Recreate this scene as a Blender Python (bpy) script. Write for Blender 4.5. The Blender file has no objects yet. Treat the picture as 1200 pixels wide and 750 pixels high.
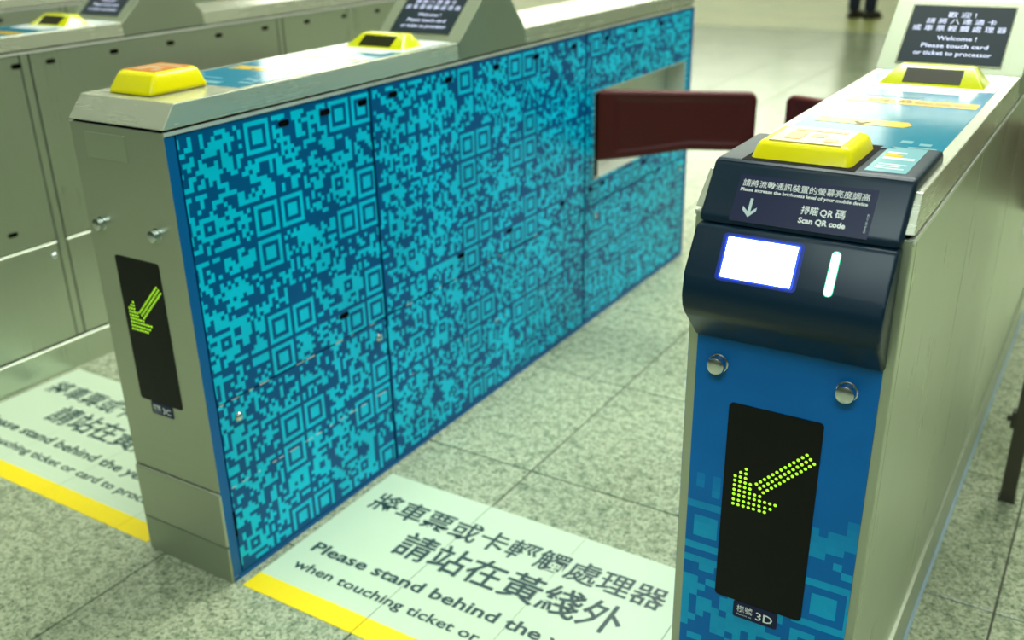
import bpy, bmesh, math, random
from mathutils import Vector, Matrix
random.seed(7)
S = bpy.context.scene
COL = S.collection

# ------------------------------------------------------------------ camera
F_PX, CX, CY, CZ, YAW, PITCH, ROLL, PX, PY = 1157.78, 1.38168, -1.1046, 1.28052, -.564762, -.410491, -.0223615, -6.025, 14.073
cam = bpy.data.cameras.new('camera'); cam_o = bpy.data.objects.new('camera', cam); COL.objects.link(cam_o)
_f = Vector((math.sin(YAW)*math.cos(PITCH), math.cos(YAW)*math.cos(PITCH), math.sin(PITCH)))
_r0 = Vector((math.cos(YAW), -math.sin(YAW), 0)); _u0 = _r0.cross(_f)
_r = _r0*math.cos(ROLL) + _u0*math.sin(ROLL); _u = -_r0*math.sin(ROLL) + _u0*math.cos(ROLL)
cam_o.matrix_world = Matrix(((_r.x, _u.x, -_f.x, CX), (_r.y, _u.y, -_f.y, CY), (_r.z, _u.z, -_f.z, CZ), (0, 0, 0, 1)))
cam.sensor_width = 36; cam.sensor_fit = 'HORIZONTAL'; cam.lens = 36*F_PX/1200
cam.shift_x = -PX/1200; cam.shift_y = PY/1200
cam.clip_start = .02; cam.clip_end = 200
cam.dof.use_dof = True; cam.dof.focus_distance = 1.27; cam.dof.aperture_fstop = 4.0
S.camera = cam_o
# ------------------------------------------------------------------ world, exposure, ceiling light and added fill
W = bpy.data.worlds.new('world'); S.world = W; W.use_nodes = True
W.node_tree.nodes['Background'].inputs[0].default_value = (.60, .72, .46, 1)
W.node_tree.nodes['Background'].inputs[1].default_value = .5
S.view_settings.view_transform = 'Standard'; S.view_settings.look = 'None'
S.cycles.caustics_reflective = False; S.cycles.caustics_refractive = False
S.view_settings.exposure = .26; S.view_settings.gamma = 1; S.view_settings.use_curve_mapping = False
CEIL = 6.6
LAMP = 17.0          # strength of every ceiling lamp
PANEL = 2.5          # strength of the far backlit wall panels
def area(name, loc, sx, sy, power, color, target):
    l = bpy.data.lights.new(name, 'AREA'); l.shape = 'RECTANGLE'; l.size = sx; l.size_y = sy; l.energy = power; l.color = color
    o = bpy.data.objects.new(name, l); COL.objects.link(o); o.location = loc
    o.rotation_euler = (Vector(target)-Vector(loc)).to_track_quat('-Z', 'Y').to_euler(); return o
area('ceiling_area_light', (.6, 3.6, 5.0), 3.0, 2.0, 330, (.95, 1, .90), (.4, .9, 0))
area('front_fill_light', (1.6, -3.6, 5.2), 3.0, 1.6, 125, (.80, .98, 1), (0, .2, .3))  # added fill light in front of the gates, out of view

# ------------------------------------------------------------------ materials
def nt(name):
    m = bpy.data.materials.new(name); m.use_nodes = True
    return m, m.node_tree, m.node_tree.nodes, m.node_tree.nodes['Principled BSDF']
def simple(name, col, rough=.5, metal=0., emit=None, es=1., coat=0., spec=None, noise=0.):
    m, t, n, b = nt(name)
    b.inputs['Base Color'].default_value = (*col, 1); b.inputs['Roughness'].default_value = rough; b.inputs['Metallic'].default_value = metal
    if coat: b.inputs['Coat Weight'].default_value = coat; b.inputs['Coat Roughness'].default_value = .06
    if spec is not None: b.inputs['Specular IOR Level'].default_value = spec
    if emit: b.inputs['Emission Color'].default_value = (*emit, 1); b.inputs['Emission Strength'].default_value = es
    if noise:
        g = n.new('ShaderNodeNewGeometry'); z = n.new('ShaderNodeTexNoise'); z.inputs['Scale'].default_value = 14; z.inputs['Detail'].default_value = 5
        t.links.new(g.outputs['Position'], z.inputs['Vector'])
        r = n.new('ShaderNodeMapRange'); r.inputs[3].default_value = max(.02, rough-noise); r.inputs[4].default_value = rough+noise
        t.links.new(z.outputs[0], r.inputs[0]); t.links.new(r.outputs[0], b.inputs['Roughness'])
    return m
def steel(name, col, rough, brush=(3, 3, 260), var=.04, metal=.82):
    m, t, n, b = nt(name); b.inputs['Metallic'].default_value = metal
    g = n.new('ShaderNodeNewGeometry'); mp = n.new('ShaderNodeMapping'); mp.inputs['Scale'].default_value = brush
    z = n.new('ShaderNodeTexNoise'); z.inputs['Scale'].default_value = 1; z.inputs['Detail'].default_value = 4
    t.links.new(g.outputs['Position'], mp.inputs[0]); t.links.new(mp.outputs[0], z.inputs['Vector'])
    z2 = n.new('ShaderNodeTexNoise'); z2.inputs['Scale'].default_value = 5; z2.inputs['Detail'].default_value = 6
    t.links.new(g.outputs['Position'], z2.inputs['Vector'])
    ad = n.new('ShaderNodeMath'); ad.operation = 'ADD'; t.links.new(z.outputs[0], ad.inputs[0]); t.links.new(z2.outputs[0], ad.inputs[1])
    r = n.new('ShaderNodeMapRange'); r.inputs[1].default_value = .6; r.inputs[2].default_value = 1.4
    r.inputs[3].default_value = rough-.04; r.inputs[4].default_value = rough+.04
    t.links.new(ad.outputs[0], r.inputs[0]); t.links.new(r.outputs[0], b.inputs['Roughness'])
    c = n.new('ShaderNodeMix'); c.data_type = 'RGBA'; t.links.new(z.outputs[0], c.inputs[0])
    c.inputs[6].default_value = (*[x*(1-var) for x in col], 1); c.inputs[7].default_value = (*[min(1, x*(1+var)) for x in col], 1)
    t.links.new(c.outputs[2], b.inputs['Base Color'])
    return m
def vinyl(name, dark, light, rough=.32):
    """printed vinyl: the face attribute 'tone' picks the ink"""
    m, t, n, b = nt(name)
    a = n.new('ShaderNodeAttribute'); a.attribute_name = 'tone'
    c = n.new('ShaderNodeMix'); c.data_type = 'RGBA'; c.inputs[6].default_value = (*dark, 1); c.inputs[7].default_value = (*light, 1)
    t.links.new(a.outputs['Fac'], c.inputs[0])
    g = n.new('ShaderNodeNewGeometry'); z = n.new('ShaderNodeTexNoise'); z.inputs['Scale'].default_value = 6; z.inputs['Detail'].default_value = 7
    t.links.new(g.outputs['Position'], z.inputs['Vector'])
    h = n.new('ShaderNodeHueSaturation'); t.links.new(c.outputs[2], h.inputs['Color'])
    r = n.new('ShaderNodeMapRange'); r.inputs[1].default_value = .3; r.inputs[2].default_value = .7; r.inputs[3].default_value = .88; r.inputs[4].default_value = 1.1
    t.links.new(z.outputs[0], r.inputs[0]); t.links.new(r.outputs[0], h.inputs['Value']); t.links.new(h.outputs[0], b.inputs['Base Color'])
    b.inputs['Roughness'].default_value = rough; b.inputs['Specular IOR Level'].default_value = .2
    bp = n.new('ShaderNodeBump'); bp.inputs['Strength'].default_value = .12; bp.inputs['Distance'].default_value = .004
    t.links.new(z.outputs[0], bp.inputs['Height']); t.links.new(bp.outputs[0], b.inputs['Normal'])
    return m
def granite(name, tint=(1, 1, 1), rough=.30):
    m, t, n, b = nt(name)
    g = n.new('ShaderNodeNewGeometry'); oi = n.new('ShaderNodeObjectInfo')
    def noise(s, d):
        z = n.new('ShaderNodeTexNoise'); z.inputs['Scale'].default_value = s; z.inputs['Detail'].default_value = d; t.links.new(g.outputs['Position'], z.inputs['Vector']); return z
    v = n.new('ShaderNodeTexVoronoi'); v.inputs['Scale'].default_value = 230; t.links.new(g.outputs['Position'], v.inputs['Vector'])
    def ramp(src, *st):
        r = n.new('ShaderNodeValToRGB'); e = r.color_ramp.elements
        while len(e) < len(st): e.new(.5)
        for k, (p, c) in enumerate(st): e[k].position = p; e[k].color = (*[c[i]*tint[i] for i in range(3)], 1)
        t.links.new(src, r.inputs[0]); return r
    def mul(a, b2, f=1.):
        x = n.new('ShaderNodeMix'); x.data_type = 'RGBA'; x.blend_type = 'MULTIPLY'; x.inputs[0].default_value = f
        t.links.new(a, x.inputs[6]); t.links.new(b2, x.inputs[7]); return x.outputs[2]
    sep = n.new('ShaderNodeSeparateColor'); t.links.new(v.outputs['Color'], sep.inputs[0])
    cell = ramp(sep.outputs[0], (.0, (.27, .30, .25)), (.20, (.37, .40, .31)), (.5, (.47, .50, .39)), (1., (.58, .60, .48)))
    one = tuple(1/x for x in tint)
    def ramp1(src, *st): return ramp(src, *[(p, tuple(c[i]*one[i] for i in range(3))) for p, c in st])
    sp = ramp1(noise(105, 4).outputs[0], (.34, (.34, .40, .37)), (.43, (.80, .84, .81)), (.52, (1, 1, 1)))
    sp2 = ramp1(noise(38, 6).outputs[0], (.36, (.62, .68, .64)), (.52, (1, 1, 1)))
    st = ramp1(noise(2.2, 4).outputs[0], (.3, (.82, .84, .82)), (.65, (1, 1, 1)))
    o = mul(mul(mul(cell.outputs[0], sp.outputs[0]), sp2.outputs[0]), st.outputs[0])
    h = n.new('ShaderNodeHueSaturation'); t.links.new(o, h.inputs['Color'])
    r = n.new('ShaderNodeMapRange'); r.inputs[3].default_value = .92; r.inputs[4].default_value = 1.06
    t.links.new(oi.outputs['Random'], r.inputs[0]); t.links.new(r.outputs[0], h.inputs['Value'])
    t.links.new(h.outputs[0], b.inputs['Base Color']); b.inputs['Roughness'].default_value = rough
    return m

M = dict(
    steel=steel('brushed_steel', (.49, .53, .42), .36),
    steel_side=steel('brushed_steel_side', (.52, .58, .46), .30, brush=(3, 220, 2)),
    steel_green=steel('satin_steel', (.42, .47, .36), .42, brush=(200, 3, 3)),
    steel_cap=steel('cap_steel', (.74, .76, .62), .26, brush=(3, 3, 200), metal=.7),
    edge=simple('edge_steel', (.85, .86, .76), .22, 1),
    rail=simple('pale_rail', (.78, .80, .72), .3, .4),
    chrome=simple('chrome', (.62, .66, .68), .22, 1),
    black=simple('black_plastic', (.004, .005, .005), .4, spec=.2),
    gap=simple('dark_gap', (.002, .002, .002), .7, spec=.05),
    smoke=simple('smoked_window', (.003, .004, .004), .34, spec=.22, noise=.14),
    housing=simple('navy_housing', (.003, .020, .042), .33, spec=.30, noise=.05),
    label_navy=simple('label_navy', (.008, .013, .060), .32, spec=.25),
    vinyl=vinyl('patterned_vinyl', (.000, .105, .31), (.000, .66, .95)),
    vinyl_front=vinyl('front_vinyl', (.000, .150, .50), (.010, .46, .78), .34),
    blue=simple('blue_vinyl', (.000, .130, .40), .36, spec=.3),
    yellow=simple('yellow_plastic', (.92, .80, .000), .28, spec=.25),
    yellow_clear=simple('yellow_tinted_plastic', (.60, .62, .000), .2, coat=.15),
    yellow_tape=simple('yellow_tape', (.88, .68, .004), .38, noise=.08),
    yellow_print=simple('yellow_print', (.88, .55, .03), .14),
    orange_print=simple('orange_print', (.85, .33, .08), .12),
    pale_print=simple('pale_print', (.78, .62, .38), .12),
    sheet=simple('teal_sheet', (.002, .23, .38), .13),
    sheet_pale=simple('pale_blue_print', (.24, .50, .58), .16),
    sheet_dark=simple('dark_teal_print', (.003, .17, .27), .14),
    green_print=simple('green_print', (.20, .45, .10), .2),
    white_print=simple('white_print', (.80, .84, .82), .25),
    white=simple('white_lettering', (.85, .88, .88), .4),
    silver_ink=simple('silver_lettering', (.60, .70, .72), .4),
    sign=simple('sign_white', (.56, .68, .50), .36, noise=.08),
    sign_ink=simple('sign_ink', (.010, .045, .045), .45),
    brown_ink=simple('brown_ink', (.16, .12, .05), .4),
    screen=simple('dark_screen', (.008, .014, .018), .3, emit=(.03, .05, .06), es=.4, spec=.25),
    screen_ink=simple('screen_lettering', (.5, .5, .7), .4, emit=(.52, .60, .85), es=.62),
    lit=simple('lit_display', (1, 1, 1), .3, emit=(.93, .96, 1), es=6),
    lit_rim=simple('blue_backlight', (.02, .06, .6), .3, emit=(.01, .05, .75), es=1.1),
    lit_dim=simple('backlight_bleed', (.006, .02, .12), .3, emit=(.0, .012, .16), es=1.0),  # glow around the scanner display, put in as emission
    lit_green=simple('lit_bar', (1, 1, 1), .3, emit=(.65, 1, .85), es=5),
    rim_green=simple('green_backlight', (.01, .4, .2), .3, emit=(.01, .6, .22), es=1.0),
    led=simple('led', (.3, .6, .03), .3, emit=(.42, .88, .02), es=.85),
    flap=simple('flap_maroon', (.095, .009, .007), .38, spec=.3, noise=.05),
    seal=simple('floor_seal', (.30, .42, .50), .4),
    olive_dark=simple('dark_olive_window', (.012, .014, .001), .4, spec=.12),
    post=simple('post_steel', (.09, .085, .065), .45, .6),
    grout=simple('grout', (.07, .075, .05), .9),
    lamp=simple('lamp_diffuser', (1, 1, 1), .5, emit=(.93, 1, .80), es=LAMP),
    backlit=simple('backlit_panel', (1, 1, 1), .5, emit=(.95, 1, .84), es=PANEL),
    wall=simple('wall_enamel', (.34, .39, .29), .45),
    wall_dark=simple('wall_dark', (.07, .09, .06), .5),
    ceiling=simple('ceiling_panel', (.55, .58, .45), .7),
    granite=granite('granite_tile', (1.03, 1.05, .92), .2),
    granite_far=granite('far_stone', (1.15, 1.10, .55), .4),
)

# ------------------------------------------------------------------ mesh helpers
def obj(name, bm, mat, parent=None, loc=None, smooth=False, stuff=False):
    me = bpy.data.meshes.new(name)
    if isinstance(bm, bmesh.types.BMesh):
        bmesh.ops.recalc_face_normals(bm, faces=bm.faces); bm.to_mesh(me); bm.free()
    else: me = bm
    if smooth:
        for p in me.polygons: p.use_smooth = True
        try: me.set_sharp_from_angle(angle=math.radians(38))
        except Exception: pass
    if not me.materials: me.materials.append(M[mat] if isinstance(mat, str) else mat)
    o = bpy.data.objects.new(name, me); COL.objects.link(o)
    if parent: o.parent = parent
    if loc: o.location = loc
    if stuff: o['kind'] = 'stuff'
    return o
def thing(name, label, cat, loc=(0, 0, 0), rz=0, group=None):
    o = bpy.data.objects.new(name, None); COL.objects.link(o); o.location = loc; o.rotation_euler = (0, 0, rz)
    o['label'] = label; o['category'] = cat
    if group: o['group'] = group
    return o
def dup(o, parent, loc):
    c = o.copy(); COL.objects.link(c); c.parent = parent; c.location = loc; return c
def box(bm, x0, x1, y0, y1, z0, z1, bev=0, seg=2):
    v = [bm.verts.new((x, y, z)) for x in (x0, x1) for y in (y0, y1) for z in (z0, z1)]
    fs = [bm.faces.new([v[i] for i in q]) for q in ((0, 1, 3, 2), (4, 6, 7, 5), (0, 4, 5, 1), (2, 3, 7, 6), (0, 2, 6, 4), (1, 5, 7, 3))]
    if bev: bmesh.ops.bevel(bm, geom=list({e for f in fs for e in f.edges}), offset=bev, segments=seg, profile=.5, affect='EDGES')
    return bm
def Box(*a, **k): return box(bmesh.new(), *a, **k)
def prism(prof, a0, a1, axis='x', bev=0, seg=2, bm=None):
    """extrude a closed profile; axis x: profile is (y,z); y: (x,z); z: (x,y)"""
    bm = bm or bmesh.new()
    def P(p, a): return {'x': (a, p[0], p[1]), 'y': (p[0], a, p[1]), 'z': (p[0], p[1], a)}[axis]
    A = [bm.verts.new(P(p, a0)) for p in prof]; B = [bm.verts.new(P(p, a1)) for p in prof]; n = len(prof)
    fs = [bm.faces.new(A), bm.faces.new(B[::-1])] + [bm.faces.new((A[i], B[i], B[(i+1) % n], A[(i+1) % n])) for i in range(n)]
    if bev: bmesh.ops.bevel(bm, geom=list({e for f in fs for e in f.edges}), offset=bev, segments=seg, profile=.5, affect='EDGES')
    return bm
def frustum(b, tp, z0, z1, bev=0, seg=3, bm=None):
    bm = bm or bmesh.new()
    A = [bm.verts.new((x, y, z0)) for x, y in ((b[0], b[2]), (b[1], b[2]), (b[1], b[3]), (b[0], b[3]))]
    B = [bm.verts.new((x, y, z1)) for x, y in ((tp[0], tp[2]), (tp[1], tp[2]), (tp[1], tp[3]), (tp[0], tp[3]))]
    fs = [bm.faces.new(A[::-1]), bm.faces.new(B)] + [bm.faces.new((A[i], A[(i+1) % 4], B[(i+1) % 4], B[i])) for i in range(4)]
    if bev: bmesh.ops.bevel(bm, geom=list({e for f in fs for e in f.edges}), offset=bev, segments=seg, profile=.5, affect='EDGES')
    return bm
def rrect(w, h, r, n=5):
    out = []
    for cx, cy, a0 in ((w/2-r, h/2-r, 0), (-w/2+r, h/2-r, 90), (-w/2+r, -h/2+r, 180), (w/2-r, -h/2+r, 270)):
        for k in range(n+1):
            a = math.radians(a0+90*k/n); out.append((cx+r*math.cos(a), cy+r*math.sin(a)))
    return out
def lathe(prof, n=20, axis='y'):
    bm = bmesh.new(); rings = []
    for r, h in prof:
        rings.append([bm.verts.new((r*math.cos(2*math.pi*k/n), h, r*math.sin(2*math.pi*k/n)) if axis == 'y' else
                      ((h, r*math.cos(2*math.pi*k/n), r*math.sin(2*math.pi*k/n)) if axis == 'x' else (r*math.cos(2*math.pi*k/n), r*math.sin(2*math.pi*k/n), h))) for k in range(n)])
    for a, b in zip(rings, rings[1:]):
        for k in range(n): bm.faces.new((a[k], a[(k+1) % n], b[(k+1) % n], b[k]))
    bm.faces.new(rings[0]); bm.faces.new(rings[-1][::-1]); return bm
def onplane(bm_pts, O, U, V, N, t, bm=None):
    """extruded polygon lying in plane (O,U,V), thickness t along N"""
    bm = bm or bmesh.new(); O, U, V, N = map(Vector, (O, U, V, N))
    A = [bm.verts.new(O+U*p[0]+V*p[1]) for p in bm_pts]; B = [bm.verts.new(O+U*p[0]+V*p[1]+N*t) for p in bm_pts]; n = len(A)
    bm.faces.new(A[::-1]); bm.faces.new(B)
    for i in range(n): bm.faces.new((A[i], A[(i+1) % n], B[(i+1) % n], B[i]))
    return bm
def quadpts(x0, x1, y0, y1): return [(x0, y0), (x1, y0), (x1, y1), (x0, y1)]

_tc = {}
def textmesh(body, bold=0., shear=0.):
    k = (body, bold, shear)
    if k not in _tc:
        cu = bpy.data.curves.new('lettering', 'FONT'); cu.body = body; cu.size = 1; cu.resolution_u = 2; cu.offset = bold; cu.shear = shear
        o = bpy.data.objects.new('lettering', cu); COL.objects.link(o)
        dg = bpy.context.evaluated_depsgraph_get(); me = bpy.data.meshes.new_from_object(o.evaluated_get(dg))
        vs = [tuple(v.co) for v in me.vertices]; fs = [tuple(p.vertices) for p in me.polygons]
        bpy.data.objects.remove(o); bpy.data.curves.remove(cu); bpy.data.meshes.remove(me); _tc[k] = (vs, fs)
    return _tc[k]
def lettering(lines, mat, parent, O, U, V, label=None, name='lettering', lift=.0006):
    """lines: (text, u0, v_baseline, width, capheight[, bold, cjk]) in the plane (O,U,V); one flat printed mesh"""
    O, U, V = Vector(O), Vector(U), Vector(V); N = U.cross(V).normalized()
    out = []
    for ln in lines:
        body, u0, v0, w, h = ln[:5]; bold = ln[5] if len(ln) > 5 else 0.; cjk = len(ln) > 6 and ln[6]
        vs, F0 = textmesh(body, bold)
        xs = [v[0] for v in vs]; ys = [v[1] for v in vs]
        if not xs: continue
        sx = w/(max(xs)-min(xs))
        if cjk: y0, sy = min(ys), h/(max(ys)-min(ys))
        else: y0, sy = 0., h/.73
        V0 = [tuple(O+U*(u0+(v[0]-min(xs))*sx)+V*(v0+(v[1]-y0)*sy)+N*lift) for v in vs]
        me = bpy.data.meshes.new(name); me.from_pydata(V0, [], F0); me.update()
        o = obj(name, me, mat, parent); out.append(o)
    return out

# ------------------------------------------------------------------ decorative pixel print (random blocks and nested squares; no readable code)
PM_Y, PM_Z, CELL = .00894, .0088, 26
rnd = random.Random(11)
NY, NZ = 272, 112
Y00, Z00 = .0215-26*PM_Y*0, .9165          # left / top of the grid
tone = [[1. if rnd.random() < .50 else 0. for _ in range(NY)] for _ in range(NZ)]
for j in range(NZ):                         # a little clustering, as printed
    for i in range(1, NY):
        if rnd.random() < .16: tone[j][i] = tone[j][i-1]
        if j and rnd.random() < .16: tone[j][i] = tone[j-1][i]
def stamp(ci, cj, half=3):
    for dj in range(-half-1, half+2):
        for di in range(-half-1, half+2):
            i, j = ci+di, cj+dj
            if 0 <= i < NY and 0 <= j < NZ:
                d = max(abs(di), abs(dj))
                tone[j][i] = {3: (0, 0, 0, 0)}.get(9, None) or (1. if (d == half or d <= half-2) else 0.)
def small(ci, cj):
    for dj in range(-2, 3):
        for di in range(-2, 3):
            i, j = ci+di, cj+dj
            if 0 <= i < NY and 0 <= j < NZ: tone[j][i] = 0. if max(abs(di), abs(dj)) == 1 else 1.
for cz in range(-1, 5):
    for cy in range(0, 11):
        a, b = cy*CELL, cz*CELL
        corners = {'tl': (a+3, b+3), 'tr': (a+21, b+3), 'bl': (a+3, b+21), 'br': (a+21, b+21)}
        # squares sit in pairs along one edge (or on one diagonal) of each block, never in the three corners of a code
        k = (cy*2+cz*3) % 3
        use = {0: ('tr', 'br'), 1: ('tl', 'bl'), 2: ('bl', 'tr')}[k]
        for s in use: stamp(*corners[s])
        q = {0: 'bl', 1: 'br', 2: 'br'}[k]
        c = corners[q]; small(c[0]+(2 if q == 'bl' else -2), c[1]-2)
        for r in range(25):                 # quiet line between blocks
            if 0 <= b-1 < NZ and a+r < NY and rnd.random() < .93: tone[b-1][a+r] = 0.
            if 0 <= b+r < NZ and 0 <= a-1 < NY and rnd.random() < .7: tone[b+r][a-1] = 0.
def print_quads(y0, y1, z0, z1):
    """run-merged rectangles of the print clipped to a window, as (y0,y1,z0,z1,tone)"""
    out = []; edge = .006
    j0, j1 = int((Z00-z1)/PM_Z)-1, int((Z00-z0)/PM_Z)+2
    zs = z1
    for j in range(j0, j1):
        zt, zb = min(z1, Z00-j*PM_Z), max(z0, Z00-(j+1)*PM_Z)
        if zt-zb < 1e-5: continue
        i = int((y0-Y00)/PM_Y)-1; cur = None; ys = y0
        while True:
            ya, yb = Y00+i*PM_Y, Y00+(i+1)*PM_Y
            if yb <= y0: i += 1; continue
            if ya >= y1: break
            tn = tone[j][i] if (0 <= j < NZ-0 and 0 <= i < NY and zb > .018) else 0.
            if cur is None: cur = tn
            elif tn != cur: out.append((ys, ya, zb, zt, cur)); ys = ya; cur = tn
            i += 1
        out.append((ys, y1, zb, zt, cur))
    return out
def printed_panel(rects, x_in, x_out, mat):
    """thin door made of rectangles (a hole stays open) with the print on its outer face"""
    vs, fs, tn = [], [], []
    def quad(p, t): b = len(vs); vs.extend(p); fs.append((b, b+1, b+2, b+3)); tn.append(t)
    for (y0, y1, z0, z1) in rects:
        for a, b, c, d, t in print_quads(y0, y1, z0, z1): quad([(x_out, a, c), (x_out, b, c), (x_out, b, d), (x_out, a, d)], t)
        quad([(x_in, y0, z0), (x_out, y0, z0), (x_out, y0, z1), (x_in, y0, z1)], 0); quad([(x_in, y1, z0), (x_out, y1, z0), (x_out, y1, z1), (x_in, y1, z1)], 0)
        quad([(x_in, y0, z0), (x_out, y0, z0), (x_out, y1, z0), (x_in, y1, z0)], 0); quad([(x_in, y0, z1), (x_out, y0, z1), (x_out, y1, z1), (x_in, y1, z1)], 0)
        quad([(x_in, y0, z0), (x_in, y1, z0), (x_in, y1, z1), (x_in, y0, z1)], 0)
    me = bpy.data.meshes.new('door_panel'); me.from_pydata(vs, [], fs); at = me.attributes.new('tone', 'FLOAT', 'FACE'); at.data.foreach_set('value', tn)
    me.materials.append(M[mat]); me.update(); return me

# ------------------------------------------------------------------ the setting
FX0, FX1, FY0, FY1 = -20., 9., -7., 24.
fl = obj('floor', Box(FX0, FX1, FY0, FY1, -.08, -.003), 'grout'); fl['kind'] = 'structure'
TX, TY = .52, .525
tile_me = obj('floor_tile', Box(-TX/2+.0020, TX/2-.0020, -TY/2+.0020, TY/2-.0020, -.03, 0, bev=.0012, seg=1), 'granite', fl)
first = True
def project(p):
    d = Vector(p)-Vector((CX, CY, CZ)); z = d.dot(_f)
    if z < .1: return None
    return (600+PX+F_PX*d.dot(_r)/z, 375+PY-F_PX*d.dot(_u)/z)
cnt = 0; kept = set()
for j in range(-4, 17):
    for i in range(-12, 9):
        cx, cy = .31+TX*(i+.5), .685+TY*(j+.5)
        pts = [project((cx+a*TX/2, cy+b*TY/2, 0)) for a in (-1, 1) for b in (-1, 1)]
        if not all(pts): continue
        if max(p[0] for p in pts) < -120 or min(p[0] for p in pts) > 1320 or max(p[1] for p in pts) < -10 or min(p[1] for p in pts) > 900: continue
        if cy > 6.2 and not (cx > -4.2): continue
        if cnt >= 290: continue
        kept.add((i, j)); cnt += 1
        if first: tile_me.location = (cx, cy, 0); first = False
        else: dup(tile_me, fl, (cx, cy, 0))
bm = bmesh.new()                          # the remaining tiles, too small to pick apart
for j in range(-14, 44):
    for i in range(-38, 17):
        if (i, j) in kept: continue
        cx, cy = .31+TX*(i+.5), .685+TY*(j+.5)
        if cy > 9.61: continue
        v = [bm.verts.new((cx+a*(TX/2-.0013), cy+b*(TY/2-.0013), 0)) for a, b in ((-1, -1), (1, -1), (1, 1), (-1, 1))]; bm.faces.new(v)
obj('outer_floor_tiles', bm, 'granite', fl, stuff=True)
obj('pale_stone_paving', Box(FX0, FX1, 9.613, FY1, -.02, .0), 'granite_far', fl)['label'] = 'creamy stone paving beyond the granite tiles'
def struct(name, bm, mat): o = obj(name, bm, mat); o['kind'] = 'structure'; return o
struct('ceiling', Box(FX0, FX1, FY0, FY1, CEIL, CEIL+.1), 'ceiling')
wb = struct('wall_back', Box(FX0, FX1, FY1, FY1+.2, 0, CEIL), 'wall')
wl = struct('wall_left', Box(FX0-.2, FX0, FY0, FY1, 0, CEIL), 'wall_dark')
struct('wall_right', Box(FX1, FX1+.2, FY0, FY1, 0, CEIL), 'wall')
struct('wall_front', Box(FX0, FX1, FY0-.2, FY0, 0, CEIL), 'wall_dark')
for k in range(6):                        # lit glazing high on the far wall, the glare seen on the gate tops
    x0 = -19.9+k*2.75
    g = obj('lit_panel', Box(x0, x0+2.6, FY1-.12, FY1-.02, 3.1, 6.3), 'backlit', wb)
obj('lit_panel', Box(FX0+.02, FX0+.12, 19.8, 23.6, 3.1, 6.3), 'backlit', wl)
ceil = bpy.data.objects['ceiling']
for i, x in enumerate((-16, -12, -8, -4, -.2, 3.6, 7)):
    for j, y in enumerate((-5, -1, 3, 7, 11, 16, 21)):
        if i == j == 0:
            l0 = obj('light_frame', Box(-.66, .66, -.21, .21, 0, .05), 'edge', ceil, (x, y, CEIL-.05)); l1 = obj('light_diffuser', Box(-.6, .6, -.15, .15, -.01, .0), 'lamp', ceil, (x, y, CEIL-.05))
        else: dup(l0, ceil, (x, y, CEIL-.05)); dup(l1, ceil, (x, y, CEIL-.05))

# ------------------------------------------------------------------ ticket gates (local x -.126 .. .126, y 0 .. 2.37)
HW, GL = .126, 2.37
DOORS = [(.027, .544), (.553, 1.537), (1.547, 2.345)]
WIN = (1.60, 2.31, .476, .748)
LED = [(.077,.538),(.077,.545),(.077,.553),(.077,.56),(.077,.567),(.077,.574),(.077,.581),(.084,.538),(.084,.545),(.084,.553),(.084,.56),(.084,.567),(.084,.574),(.084,.581),(.084,.588),(.091,.538),(.091,.545),(.091,.553),(.091,.56),(.091,.567),(.091,.574),(.091,.581),(.091,.588),(.091,.595),(.098,.538),(.098,.545),(.098,.553),(.098,.56),(.098,.567),(.098,.574),(.105,.538),(.105,.545),(.105,.553),(.105,.56),(.113,.538),(.112,.545),(.112,.553),(.112,.56),(.12,.538),(.12,.545),(.119,.553),(.127,.545),(.126,.553),(.133,.553)]
for x, z in ((.106, .577), (.111, .572), (.116, .567)): LED += [(x+.0050*k, z+.0051*k) for k in range(13)]
cache = {}
def part(key, name, make, mat, parent, **k):
    """build a part once, then copy it"""
    if key in cache:
        c = cache[key].copy(); COL.objects.link(c); c.parent = parent; return c
    o = obj(name, make(), mat, parent, **k); cache[key] = o; return o
slot0 = lambda: prism(rrect(.030, .0125, .006), -.0006, .0006, 'x')
slotr = lambda: prism(rrect(.033, .0155, .0075), -.0004, .0004, 'x')
lockm = lambda s: lathe([(.0095, 0), (.0095, .003*s), (.0075, .0055*s), (.0055, .007*s), (.0025, .0078*s)], 18, 'x')
TOPSLOT = (.286, .404, .523, .628, .841, 1.052, 1.253, 1.465, 1.677, 1.882, 2.082)
MIDSLOT = (.406, .523, .864, 1.10, 1.40, 1.578, 1.666, 1.977)
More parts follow.
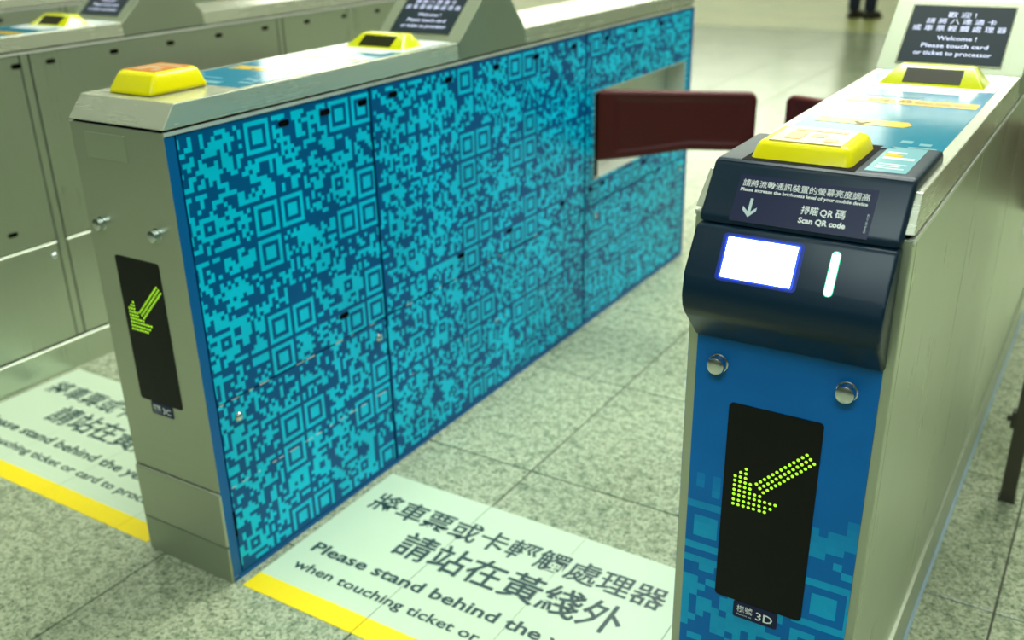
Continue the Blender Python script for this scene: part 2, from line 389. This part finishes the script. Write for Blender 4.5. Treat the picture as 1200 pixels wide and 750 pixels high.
def side(g, s, style):
    """one long side; s=+1 right, -1 left; style wrap / doors / plain"""
    xi, xo = s*(HW-.005), s*HW
    tag = (s, style)
    lowz = .012 if style == 'wrap' else (.118 if style == 'plain' else .096)
    pz = .113 if style == 'plain' else .090
    doors = DOORS if style == 'wrap' else [(.027, .534), (.567, 1.523), (1.556, 2.345)]
    if style == 'plain': doors = [(.027, .505), (.509, 1.060), (1.064, 2.345)]
    if style == 'doors':
        for a in (.5385, 1.5275): part((tag, 'mull', a), 'mullion', lambda a=a: Box(min(xi, xo), max(xi, xo), a, a+.024, .096, .925, bev=.0015, seg=1), 'steel_side', g)
    for k, (a, b) in enumerate(doors):
        up = [(a, b, .400, .925)]
        if k == 2: up = [(a, b, WIN[3], .925), (a, WIN[0], WIN[2], WIN[3]), (WIN[1], b, WIN[2], WIN[3]), (a, b, .400, WIN[2])]
        lo = [(a, b, lowz, .396)]
        if style == 'plain': up, lo = ([(a, b, lowz, .925)], None) if k < 2 else (up[:3]+[(a, b, lowz, WIN[2])], None)
        for nm, rects in (('u', up), ('l', lo)):
            if not rects: continue
            def mk(rects=rects):
                if style == 'wrap': return printed_panel(rects, xi, xo, 'vinyl')
                bm = bmesh.new()
                for r in rects: box(bm, min(xi, xo), max(xi, xo), *r, bev=.0008 if len(rects) == 1 else 0, seg=1)
                return bm
            part((tag, k, nm), 'door_panel', mk, 'steel_side', g)
    if style == 'wrap':
        part((tag, 'cs'), 'corner_strip', lambda: Box(min(xi, xo), max(xi, xo), .001, .0235, .012, .925, bev=.0005, seg=1), 'blue', g)
        part((tag, 'ce'), 'corner_strip', lambda: Box(min(xi, xo), max(xi, xo), 2.348, 2.37, .012, .925, bev=.0005, seg=1), 'blue', g)
        part((tag, 'sk'), 'skirting', lambda: Box(min(xi, xo), max(xi, xo), .001, 2.37, 0, .010), 'blue', g)
    else:
        part((tag, 'cs'), 'corner_strip', lambda: Box(min(xi, xo), max(xi, xo), .001, .0235, lowz, .925, bev=.001, seg=1), 'steel_side', g)
        part((tag, 'ce'), 'corner_strip', lambda: Box(min(xi, xo), max(xi, xo), 2.348, 2.37, lowz, .925, bev=.001, seg=1), 'steel_side', g)
        part((tag, 'pl'), 'plinth', lambda: Box(min(xi, s*(HW+.006)), max(xi, s*(HW+.006)), .001, 2.37, 0, pz, bev=.0008, seg=1), 'steel_side', g)
        if style == 'plain': part((tag, 'seal'), 'floor_seal', lambda: Box(s*(HW+.0055), s*(HW+.0115), .001, 2.37, 0, .006, bev=.001, seg=1), 'seal', g)
    if style == 'wrap':
        def worn():
            bm = bmesh.new(); r = random.Random(3)
            for z in (.3965, .2115):
                y = .03
                while y < 1.5:
                    l = r.uniform(.006, .03)
                    if r.random() < (.62 if y < .54 else .3): box(bm, min(xo, xo+s*.0004), max(xo, xo+s*.0004), y, y+l, z, z+r.uniform(.0012, .0024))
                    y += l+r.uniform(.006, .03)
            return bm
        part((tag, 'worn'), 'worn_vinyl_edge', worn, 'white_print', g, stuff=True)
    part((tag, 'rail'), 'edge_rail', lambda: Box(min(xi, s*(HW+.0015)), max(xi, s*(HW+.0015)), .002, 2.37, .9265, .9325), 'rail', g)
    if style != 'plain':
        for y in TOPSLOT + MIDSLOT:
            z = .898 if y in TOPSLOT else .452
            if z < .5 and 1.5 < y and y > 2.2: continue
            r = part(('sr', style), 'slot_rim', slotr, 'edge' if style != 'wrap' else 'blue', g); r.location = (xo, y, z)
            o = part(('slot',), 'slot', slot0, 'gap', g); o.location = (xo+s*.0004, y, z)
        for y in (.073, .515, 1.62, 2.30):
            o = part(('lock', s), 'lock', lambda: lockm(s), 'chrome', g, smooth=True); o.location = (xo, y, .357)
        o = part(('slit', s), 'hinge_slit', lambda: Box(-.0005, .0008, -.003, .003, -.03, .03, bev=.0003, seg=1), 'gap', g); o.location = (xo, .0255, .130)
        o = part(('slit', s), 'hinge_slit', None, 'gap', g); o.location = (xo, 1.542, .175)
    # steel lined pocket of the barrier flap
    xb = s*.052
    part((tag, 'pk'), 'flap_pocket', lambda: box(box(box(box(Box(min(xb, xb+s*.003), max(xb, xb+s*.003), WIN[0], WIN[1], WIN[2], WIN[3]),
         min(xb, xo), max(xb, xo), WIN[0], WIN[0]+.003, WIN[2], WIN[3]), min(xb, xo), max(xb, xo), WIN[1]-.003, WIN[1], WIN[2], WIN[3]),
         min(xb, xo), max(xb, xo), WIN[0], WIN[1], WIN[2], WIN[2]+.003), min(xb, xo), max(xb, xo), WIN[0], WIN[1], WIN[3]-.003, WIN[3]), 'rail', g)
    for yb, zb in ((2.20, .70), (2.20, .53)):
        o = part(('bolt', s), 'bolt', lambda: lathe([(.009, 0), (.009, .004*s), (.005, .006*s)], 10, 'x'), 'edge', g); o.location = (xb+s*.003, yb, zb)
def flap(g, s):
    """maroon padded barrier leaf, swung out about forty degrees"""
    L = .50; r = .030; NU, NV = 72, 30; bm = bmesh.new(); rows = {1: [], -1: []}
    def lim(u):
        zt = .748; zb = .526+.042*min(1, u/.30)**1.3
        if u > L-r: k = r-math.sqrt(max(0, r*r-(u-(L-r))**2)); zt -= k; zb += k
        return zb, zt
    us = [L*(1-math.cos(math.pi*k/NU))/2 for k in range(NU+1)]
    for u in us:
        zb, zt = lim(u)
        for sg in (1, -1):
            row = []
            for j in range(NV+1):
                z = zb+(zt-zb)*(1-math.cos(math.pi*j/NV))/2
                d = min(u, L-u, z-zb, zt-z)
                k = min(1, d/.012); h = .0158*math.sqrt(max(0, 1-(1-k)**2))+.0002
                d2 = min(u-.055, L-.012-u, z-zb, zt-z)
                q = max(0, min(1, (d2-.020)/.012)); h -= .0055*q*q*(3-2*q)
                row.append(bm.verts.new((u, sg*h, z)))
            rows[sg].append(row)
    for sg in (1, -1):
        R2 = rows[sg]
        for a in range(NU):
            for j in range(NV): bm.faces.new((R2[a][j], R2[a+1][j], R2[a+1][j+1], R2[a][j+1]))
    A, B = rows[1], rows[-1]
    for a in range(NU):
        for j in (0, NV): bm.faces.new((A[a][j], A[a+1][j], B[a+1][j], B[a][j]))
    for j in range(NV):
        for a in (0, NU): bm.faces.new((A[a][j], A[a][j+1], B[a][j+1], B[a][j]))
    o = obj('barrier_flap', bm, 'flap', g)
    for p in o.data.polygons: p.use_smooth = True
    ang = math.radians(21)
    px, py = s*.092, 1.640
    # leaf axis runs away from the post, outwards and onwards
    o.location = (px, py, 0); o.rotation_euler = (0, 0, ang if s > 0 else math.pi-ang)
    o['label'] = 'dark maroon padded barrier leaf'
    p = obj('flap_post', lathe([(.021, .484), (.021, .742)], 20, 'z'), 'black', g, smooth=True); p.location = (s*.101, 1.632, 0)
def gate(x, label, right, left, front, plate, scanner=False, group=None):
    g = thing('ticket_gate', label, 'ticket gate', (x, 0, 0))
    i = HW-.0052
    def body():
        bm = Box(-i, i, .006, WIN[0]-.001, .0, .934); box(bm, -i, i, WIN[1]+.001, GL-.006, .0, .934)
        box(bm, -i, i, WIN[0]-.001, WIN[1]+.001, 0, WIN[2]-.001); box(bm, -i, i, WIN[0]-.001, WIN[1]+.001, WIN[3]+.001, .934)
        box(bm, -.050, .050, WIN[0]-.001, WIN[1]+.001, WIN[2]-.001, WIN[3]+.001); return bm
    part(('body',), 'body', body, 'gap', g)
    side(g, 1, right); side(g, -1, left)
    flap(g, 1); flap(g, -1)
    # both ends
    part(('ef',), 'end_panel', lambda: Box(-HW+.0005, HW-.0005, 0, .006, .2165, .932, bev=.0015), 'steel', g)
    part(('er',), 'end_panel', lambda: Box(-HW+.0005, HW-.0005, GL-.006, GL, .02, .932, bev=.0015), 'steel', g)
    part(('kp',), 'kick_plate', lambda: Box(-HW+.0003, HW-.0003, -.004, .020, .088, .2135, bev=.003), 'steel', g)
    part(('bp',), 'base_plate', lambda: Box(-HW+.0003, HW-.0003, -.003, .016, .0, .0855, bev=.002), 'steel_green', g)
    # cap, hood, rear cap
    e = HW+.0008
    if scanner:
        part(('capB',), 'top_cap', lambda: frustum((-e, e, .0, .888), (-e+.003, e-.003, .034, .888), .937, .977, bev=.0015, seg=2), 'steel_cap', g)
    else:
        part(('cap',), 'top_cap', lambda: frustum((-e, e, .0, .888), (-e+.003, e-.003, .034, .888), .937, .977, bev=.0015, seg=2), 'steel_cap', g)
    part(('hood',), 'hood', lambda: prism([(.8895, .937), (.8895, .977), (1.028, 1.0925), (1.097, 1.0925), (1.197, .977), (1.197, .937)], -e, e, 'x', bev=.0022), 'steel_green', g)
    part(('rcap',), 'rear_cap', lambda: frustum((-e, e, 1.199, GL), (-e+.003, e-.003, 1.199, GL-.03), .937, .977, bev=.0015, seg=2), 'steel_cap', g)
    # screen in the hood
    O = (-HW, .89, .977); U = (1, 0, 0); V = Vector((0, .104, .0868)).normalized(); Nn = Vector((1, 0, 0)).cross(V)
    fr = part(('sf',), 'screen_frame', lambda: onplane(quadpts(.031, .2145, .017, .164), Vector(O)+Nn*.0003, U, V, Nn, .0012), 'edge', g)
    sc = part(('sc',), 'screen', lambda: onplane(quadpts(.034, .2125, .0205, .1605), Vector(O)+Nn*.0003, U, V, Nn, .0018), 'screen', g)
    if ('sl',) in cache:
        for q in cache[('sl',)]: c = q.copy(); COL.objects.link(c); c.parent = sc
    else:
        cache[('sl',)] = lettering([('歡 迎 !', .0985, .132, .050, .0140, .006, 1), ('請 將 八 達 通 卡', .064, .1155, .122, .0140, .006, 1), ('或 車 票 輕 觸 處 理 器', .043, .0975, .163, .0145, .006, 1),
            ('Welcome !', .0915, .0755, .069, .0105, .015), ('Please touch card', .068, .057, .116, .0105, .015), ('or ticket to processor', .058, .0385, .135, .0105, .015)],
            'screen_ink', sc, Vector(O)+Nn*.0024, U, V, lift=0)
    # top sheet with its print, from the reader to the hood
    X = -HW; z = .977
    sh = part(('sheet',), 'top_sheet', lambda: Box(X+.018, X+.233, .200, .884, z, z+.0008), 'sheet', g)
    def flat(key, name, pts, mat, dz=.0004): return part(key, name, lambda: prism([(X+a, b) for a, b in pts], z+.0008, z+.0008+dz, 'z'), mat, sh)
    flat(('s1',), 'printed_stripe', [(.033, .540), (.2285, .540), (.2285, .585), (.033, .585)], 'yellow_print')
    flat(('s2',), 'printed_arrow_stripe', [(.034, .364), (.160, .364), (.168, .383), (.160, .402), (.034, .402)], 'yellow_print')
    flat(('s3',), 'printed_slot', [(X*0+a, b) for a, b in [(.055, .602), (.136, .602), (.141, .612), (.136, .636), (.055, .636), (.050, .612)]], 'sheet_dark')
    flat(('s4',), 'printed_band', quadpts(.047, .209, .654, .690), 'white_print')
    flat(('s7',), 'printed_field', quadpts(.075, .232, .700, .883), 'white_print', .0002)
    flat(('s5',), 'printed_chevron', [(.088, .381), (.092, .384), (.099, .374), (.107, .386), (.112, .384), (.103, .366), (.096, .366)], 'brown_ink', .0008)
    for n_, (a, b, c, d) in enumerate([(.03, .05, .22, .29), (.19, .225, .24, .25), (.10, .16, .215, .232), (.175, .19, .27, .285), (.20, .215, .262, .275), (.07, .12, .262, .268)]):
        flat(('s6', n_), 'printed_block', quadpts(a, b, c, d), 'sheet_pale', .0003)
    if ('stl',) in cache:
        for q in cache[('stl',)]: c = q.copy(); COL.objects.link(c); c.parent = sh
    else: cache[('stl',)] = lettering([('由此插入車票 Insert ticket here', .066, .553, .150, .020, .0, 0)], 'brown_ink', sh, (X, 0, z+.0013), (1, 0, 0), (0, 1, 0), lift=.0002)
    # yellow ticket slot in front of the screen
    ts = part(('slotblock',), 'ticket_slot', lambda: frustum((X+.043, X+.215, .716, .800), (X+.069, X+.189, .762, .790), z, z+.030, bev=.003), 'yellow_clear', g, smooth=True)
    Vs = Vector((0, .046, .030)).normalized(); Ns = Vector((1, 0, 0)).cross(Vs)
    part(('sw',), 'slot_window', lambda: onplane(quadpts(.082, .175, .010, .046), (X, .716, z), (1, 0, 0), Vs, Ns, .0008), 'olive_dark', ts)
    part(('sm',), 'slot_tray', lambda: Box(X+.036, X+.222, .694, .812, z, z+.0016, bev=.0006, seg=1), 'white_print', g)
    # yellow card reader
    rz = .9735 if scanner else z
    ym = frustum((X+.042, X+.172, .034, .168), (X+.051, X+.160, .060, .156), rz, rz+.0385, bev=.008, seg=4) if scanner else frustum((X+.046, X+.169, .054, .193), (X+.058, X+.157, .078, .180), rz, rz+.0385, bev=.009, seg=4)
    yr = obj('card_reader', ym, 'yellow', g, smooth=True); yr['label'] = 'bright yellow card reader block'
    dy = -.022 if scanner else 0
    obj('reader_label', Box(X+.062, X+.149, .086+dy, .174+dy, rz+.0385, rz+.0392), 'pale_print' if scanner else 'orange_print', yr)
    lb = bmesh.new()
    for a, b, c, d in ((.076, .139, .150, .160), (.076, .096, .100, .142), (.104, .120, .118, .136), (.124, .139, .098, .112)): box(lb, X+a, X+b, c+dy, d+dy, rz+.0392, rz+.0396)
    obj('label_print', lb, 'orange_print' if scanner else 'pale_print', yr, stuff=True)
    # front: LED arrow window, knobs, number plate
    Of = -.0018 if front == 'blue' else 0
    if front == 'blue':
        vs, fs, tn = [], [], []
        m = .0112; r2 = random.Random(5); nx, nz = 21, 42
        T = [[1. if r2.random() < .5 else 0. for _ in range(nx)] for _ in range(nz)]
        for j in range(nz):
            for i_ in range(nx):
                if i_ and r2.random() < .30: T[j][i_] = T[j][i_-1]
                if j and r2.random() < .30: T[j][i_] = T[j-1][i_]
        def st(ci, cj):
            for dj in range(-4, 5):
                for di in range(-4, 5):
                    if 0 <= ci+di < nx and 0 <= cj+dj < nz:
                        d = max(abs(di), abs(dj)); T[cj+dj][ci+di] = 1. if (d == 3 or d <= 1) else 0.
        z_of = lambda j: .100+m*j
        st(2, 35-1); st(17, 28); st(17, 8); st(3, 12)
        q = (vs, fs, tn)
        def quad(a, b, c, d, t): k = len(vs); vs.extend([(X+a, Of, c), (X+b, Of, c), (X+b, Of, d), (X+a, Of, d)]); fs.append((k, k+1, k+2, k+3)); tn.append(t)
        for j in range(nz):
            fade = max(0., min(1., (.600-z_of(j))/.13))
            for i_ in range(nx):
                a = .013+i_*m; b = min(.2405, a+m)
                if a >= .2405: break
                jit = .85+.15*r2.random()
                quad(a, b, z_of(j), z_of(j)+m, T[j][i_]*fade*jit*.75)
        quad(.013, .2405, z_of(nz), .772, 0)
        quad(.013, .2405, .092, .100, 0)
        me = bpy.data.meshes.new('front_graphic'); me.from_pydata(vs, [], fs); at = me.attributes.new('tone', 'FLOAT', 'FACE'); at.data.foreach_set('value', tn); me.update()
        gr = obj('front_graphic', me, 'vinyl_front', g); gr['label'] = 'blue vinyl print with pixel blocks fading upwards'
        obj('front_graphic_backing', Box(X+.013, X+.2405, Of+.0001, .001, .091, .773), 'blue', g)
    else:
        nb = part(('np',), 'blank_plate', lambda: Box(X+.040, X+.149, -.0016, .001, .871, .918, bev=.0004, seg=1), 'steel_side', g)
    zc = .5355; hh = .302; cx = .122
    win = obj('arrow_display', onplane([(p[0], p[1]) for p in rrect(.121, hh, .006)], (X+cx, Of, zc), (1, 0, 0), (0, 0, 1), (0, -1, 0), .0012), 'smoke', g)
    bm = bmesh.new()
    for (u, w) in LED:
        c0 = Vector((X+u, Of-.0012, w)); n = 8; R_ = .0023
        top = bm.verts.new(c0+Vector((0, -.0012, 0))); ring = [bm.verts.new(c0+Vector((R_*math.cos(2*math.pi*k/n), 0, R_*math.sin(2*math.pi*k/n)))) for k in range(n)]
        for k in range(n): bm.faces.new((ring[k], ring[(k+1) % n], top))
    ld = obj('green_lights', bm, 'led', win, stuff=True); ld['label'] = 'lit yellow-green arrow of dots pointing down left'
    for kx, kz in ((.040, .744), (.193, .744)) if front != 'blue' else ((.043, .737), (.204, .737)):
        k_ = part(('knob',), 'knob', lambda: lathe([(.0132, 0), (.0132, -.0012), (.0118, -.002), (.0118, -.0105), (.0110, -.0130), (.0085, -.0146), (.003, -.0152)], 22, 'y'), 'chrome', g, smooth=True); k_.location = (X+kx, Of, kz)
    pl = obj('number_plate', onplane(rrect(.062, .0265, .003), (X+.1205, Of, .3705), (1, 0, 0), (0, 0, 1), (0, -1, 0), .0012), 'label_navy', g)
    lettering([('機號', -.0255, -.0035, .022, .0115, .01, 1), ('Machine no.', -.0255, -.0085, .022, .0026), (plate, .0015, -.0075, .0235, .0135, .01)], 'white', pl, (X+.1205, Of-.0014, .3705), (1, 0, 0), (0, 0, 1), lift=.0001)
    if scanner: scanner_unit(g, X)
    return g

def scanner_unit(g, X):
    # upper housing: sloping label face and flat top with a well for the yellow reader
    w = .1165
    prof = [(-.014, .9255), (-.014, .931), (.0285, .9895), (.034, .992), (.185, .992), (.192, .988), (.196, .978), (.196, .955), (.03, .9255)]
    up = obj('scanner_housing', prism(prof, -w, w, 'x', bev=.0055, seg=3), 'housing', g, smooth=True); up['label'] = 'dark navy plastic housing over the gate end'
    obj('reader_well', Box(X+.041, X+.1735, .034, .176, .9920, .9923), 'gap', up)
    # raised bezel right of the yellow reader and its pale label
    lb = obj('top_label', Box(X+.181, X+.2265, .046, .176, .992, .9927), 'sheet_pale', up)
    bm = bmesh.new()
    for a, b, c, d in ((.186, .222, .110, .120), (.186, .208, .140, .148), (.188, .220, .062, .066), (.188, .214, .072, .076), (.188, .220, .082, .086)): box(bm, X+a, X+b, c, d, .9927, .993)
    obj('label_print', bm, 'white_print', lb, stuff=True)
    obj('label_print', Box(X+.186, X+.206, .122, .134, .9927, .9931), 'yellow_print', lb)
    obj('label_print', prism([(X+.172, .160), (X+.190, .168), (X+.176, .184)], .9927, .9932, 'z'), 'sheet', lb)
    A = Vector((X, -.014, .931)); V = Vector((0, .0425, .0585)).normalized(); U = Vector((1, 0, 0)); N = U.cross(V)
    lab = obj('instruction_label', onplane(quadpts(.047, .206, -.001, .0575), A, U, V, N, .0006), 'label_navy', up)
    B = A+N*.0008
    lettering([('請將流動通訊裝置的螢幕亮度調高', .0525, .0430, .146, .0090, .006, 1), ('Please increase the brightness level of your mobile device', .0515, .0372, .1465, .0042, .03),
               ('掃瞄', .1275, .0180, .0195, .0105, .012, 1), ('QR', .1490, .0185, .0150, .0085, .02), ('碼', .1660, .0180, .0110, .0105, .012, 1), ('Scan QR code', .1270, .0075, .0530, .0068, .04),
               ], 'white', lab, B, U, V)
    bm = onplane([(.0665, .0290), (.0700, .0290), (.0700, .0125), (.0765, .0185), (.0765, .0140), (.0683, .0055), (.0600, .0140), (.0600, .0185), (.0665, .0125)], B, U, V, N, .0002)
    obj('printed_arrow', bm, 'silver_ink', lab)
    lettering([('E3-MR-001-11/18', 0, 0, .022, .0024)], 'silver_ink', lab, A+U*.2025+V*.006+N*.0008, V, -U)
    # lower scanner box: slanted face with lit display, rounded nose, undercut
    w = .1165
    prof = [(-.022, .9235), (-.0515, .870), (-.058, .856), (-.0595, .843), (-.056, .828), (-.048, .816), (-.004, .7715), (.004, .770), (.004, .9235)]
    lo = obj('scanner_box', prism(prof, -w, w, 'x', bev=.0048, seg=3), 'housing', g, smooth=True); lo['label'] = 'dark navy scanner box with rounded nose'
    A = Vector((X, -.022, .9235)); V = Vector((0, .0295, .0535)).normalized(); N = U.cross(V)
    obj('display_glow', onplane(rrect(.0960, .0575, .005), A+U*.0952-V*.0347, U, V, N, .0004), 'lit_dim', lo)  # backlight bleed and bloom around the display, imitated by a dim glowing sheet
    rim = obj('display_rim', onplane(rrect(.0880, .0520, .003), A+U*.0952-V*.0347, U, V, N, .0006), 'lit_rim', lo); rim['label'] = 'glowing blue rim around the display'
    obj('lit_display', onplane(rrect(.0825, .0480, .0008, 2), A+U*.0950-V*.0348+N*.0007, U, V, N, .0005), 'lit', lo)['label'] = 'blank glowing white display'
    obj('light_bar_rim', onplane(rrect(.0105, .0525, .005), A+U*.1790-V*.0350, U, V, N, .0005), 'rim_green', lo)
    obj('light_bar', onplane(rrect(.0082, .0500, .0040), A+U*.1790-V*.0350+N*.0005, U, V, N, .0006), 'lit_green', lo)['label'] = 'glowing green-white indicator bar'

GC = .958+HW; GP = 1.209
gate(GC, 'nearest gate, blue front and navy scanner with lit white display', 'plain', 'wrap', 'blue', '3D', scanner=True)
gate(GC-GP, 'gate with steel front and long side wrapped in turquoise pixel print', 'wrap', 'doors', 'steel', '3C')
gate(GC-2*GP, 'plain steel gate directly behind the turquoise wrapped gate, cut by the left edge', 'doors', 'doors', 'steel', '3B')
gate(GC-3*GP, 'plain steel gate farthest back in the top left corner', 'doors', 'doors', 'steel', '3A')

# ------------------------------------------------------------------ floor signs
def floor_sign(x, label):
    t = thing('floor_sign', label, 'floor sign', (x, 0, 0))
    cuts = [.02, .3085, .556, .8285, .935]
    for a, b in zip(cuts, cuts[1:]):
        gcut = .0012
        obj('sign_sheet', Box(a+gcut, b-gcut*.2, .054, .503, 0, .0009), 'sign', t)
        obj('yellow_band', Box(a+gcut, b-gcut*.2, .004, .0545, 0, .0012), 'yellow_tape', t)['label'] = 'bright yellow band along the front edge'
    lettering([('將車票或卡輕觸處理器', .058, .3560, .735, .072, .013, 1), ('請站在黃綫外', .212, .2440, .535, .090, .014, 1),
               ('Please stand behind the yellow line', .058, .166, .850, .0335, .024), ('when touching ticket or card to processor', .064, .103, .830, .0275, .020)],
              'sign_ink', t, (0, 0, .0012), (1, 0, 0), (0, 1, 0), lift=.0002)
    return t
floor_sign(0, 'floor sign with yellow band between the wrapped gate and the nearest gate')
floor_sign(-GP, 'floor sign with yellow band left of the wrapped gate')

# ------------------------------------------------------------------ post beside the nearest gate
p = thing('railing_post', 'dark metal post on the floor at the right edge behind the nearest gate', 'post', (1.318, 1.125, 0))
obj('post_shaft', Box(-.0155, .0155, -.0155, .0155, .004, .95, bev=.002), 'post', p)
obj('post_foot', Box(-.018, .018, -.018, .018, 0, .006, bev=.001), 'post', p)
for z in (.205, .78):
    c = obj('post_clamp', box(Box(-.024, -.013, -.012, .012, z-.020, z+.020, bev=.002), -.033, -.024, -.005, .005, z-.006, z+.006), 'post', p)

# ------------------------------------------------------------------ person far behind, seen from the shins down
def person(x, y, rz):
    t = thing('person', 'person standing far behind in dark navy trousers and black shoes', 'person', (x, y, 0), rz)
    def skin(name, verts, edges, radii, mat, parent, sub=2):
        me = bpy.data.meshes.new(name); me.from_pydata(verts, edges, []); o = bpy.data.objects.new(name, me); COL.objects.link(o)
        o.modifiers.new('s', 'SKIN'); 
        for i, r in enumerate(radii): me.skin_vertices[0].data[i].radius = (r, r) if not isinstance(r, tuple) else r
        me.skin_vertices[0].data[0].use_root = True
        o.modifiers.new('u', 'SUBSURF').levels = sub; o.modifiers['u'].render_levels = sub
        dg = bpy.context.evaluated_depsgraph_get(); me2 = bpy.data.meshes.new_from_object(o.evaluated_get(dg)); bpy.data.objects.remove(o)
        me2.materials.clear(); me2.materials.append(mat)
        return obj(name, me2, mat, parent, smooth=True)
    skn = simple('skin', (.45, .27, .18), .5); nav = simple('navy_trousers', (.008, .014, .035), .8); shirt = simple('grey_shirt', (.10, .11, .13), .8)
    hair = simple('dark_hair', (.01, .008, .007), .6); shoe = simple('black_shoe', (.006, .006, .006), .35)
    V = [(0, 0, .95), (0, 0, 1.12), (0, .01, 1.32), (0, 0, 1.45), (0, -.01, 1.53), (0, -.01, 1.60), (0, -.01, 1.69)]; R = [.12, .115, .135, .075, .052, .085, .075]; E_ = [(i, i+1) for i in range(6)]
    for s in (-1, 1):
        b = len(V); V += [(s*.09, 0, .86), (s*.095, -.01, .50), (s*.10, .02, .10), (s*.10, -.02, .05), (s*.11, -.12, .035)]; R += [.088, .058, .042, .042, .035]; E_ += [(0, b), (b, b+1), (b+1, b+2), (b+2, b+3), (b+3, b+4)]
        b = len(V); V += [(s*.18, 0, 1.40), (s*.22, .01, 1.13), (s*.23, -.04, .88), (s*.23, -.05, .82), (s*.23, -.06, .77)]; R += [.052, .042, .030, .032, .024]; E_ += [(3, b), (b, b+1), (b+1, b+2), (b+2, b+3), (b+3, b+4)]
        h = b+3
        for f in range(4):
            c = len(V); V += [(s*(.23), -.045-.016*f+.02, .755), (s*.225, -.045-.016*f+.02, .70-.006*abs(f-1.5))]; R += [.010, .008]; E_ += [(h, c), (c, c+1)]
        c = len(V); V += [(s*.21, -.08, .79), (s*.205, -.10, .755)]; R += [.011, .009]; E_ += [(h, c), (c, c+1)]
    skin('body', V, E_, R, skn, t)
    VT = [(0, 0, .97), (0, 0, 1.03)]; RT = [.128, .128]; ET = [(0, 1)]
    for s in (-1, 1):
        b = len(VT); VT += [(s*.09, 0, .86), (s*.095, -.01, .50), (s*.10, .02, .12), (s*.10, .02, .075)]; RT += [.105, .080, .072, .074]; ET += [(0, b), (b, b+1), (b+1, b+2), (b+2, b+3)]
    skin('trousers', VT, ET, RT, nav, t)
    VS = [(0, 0, 1.0), (0, 0, 1.15), (0, .01, 1.32), (0, 0, 1.44)]; RS = [.138, .135, .155, .09]; ES = [(0, 1), (1, 2), (2, 3)]
    for s in (-1, 1):
        b = len(VS); VS += [(s*.18, 0, 1.39), (s*.215, .01, 1.15)]; RS += [.066, .055]; ES += [(2, b), (b, b+1)]
    skin('shirt', VS, ES, RS, shirt, t)
    skin('hair', [(0, .025, 1.64), (0, .01, 1.71), (0, -.03, 1.745)], [(0, 1), (1, 2)], [.088, .085, .06], hair, t)
    bm = bmesh.new()
    for s in (-1, 1):
        for v in (bmesh.ops.create_uvsphere(bm, u_segments=8, v_segments=6, radius=.011)['verts']): v.co += Vector((s*.032, -.086, 1.645))
    obj('eyes', bm, 'white', t, smooth=True)
    bm = frustum((-.012, .012, -.118, -.08), (-.007, .007, -.10, -.08), 1.60, 1.645, bev=.003); obj('nose', bm, skn, t, smooth=True)
    obj('mouth', Box(-.024, .024, -.098, -.085, 1.572, 1.580, bev=.003), simple('lips', (.35, .12, .10), .5), t)
    for s in (-1, 1):
        obj('ear', Box(s*.088-.008, s*.088+.008, -.02, .015, 1.60, 1.66, bev=.006), skn, t, smooth=True)
        obj('shoe', frustum((s*.105-.050, s*.105+.050, -.20, .085), (s*.105-.038, s*.105+.038, -.13, .07), 0, .085, bev=.02), shoe, t, smooth=True)
    return t
person(-1.36, 10.80, math.radians(160))
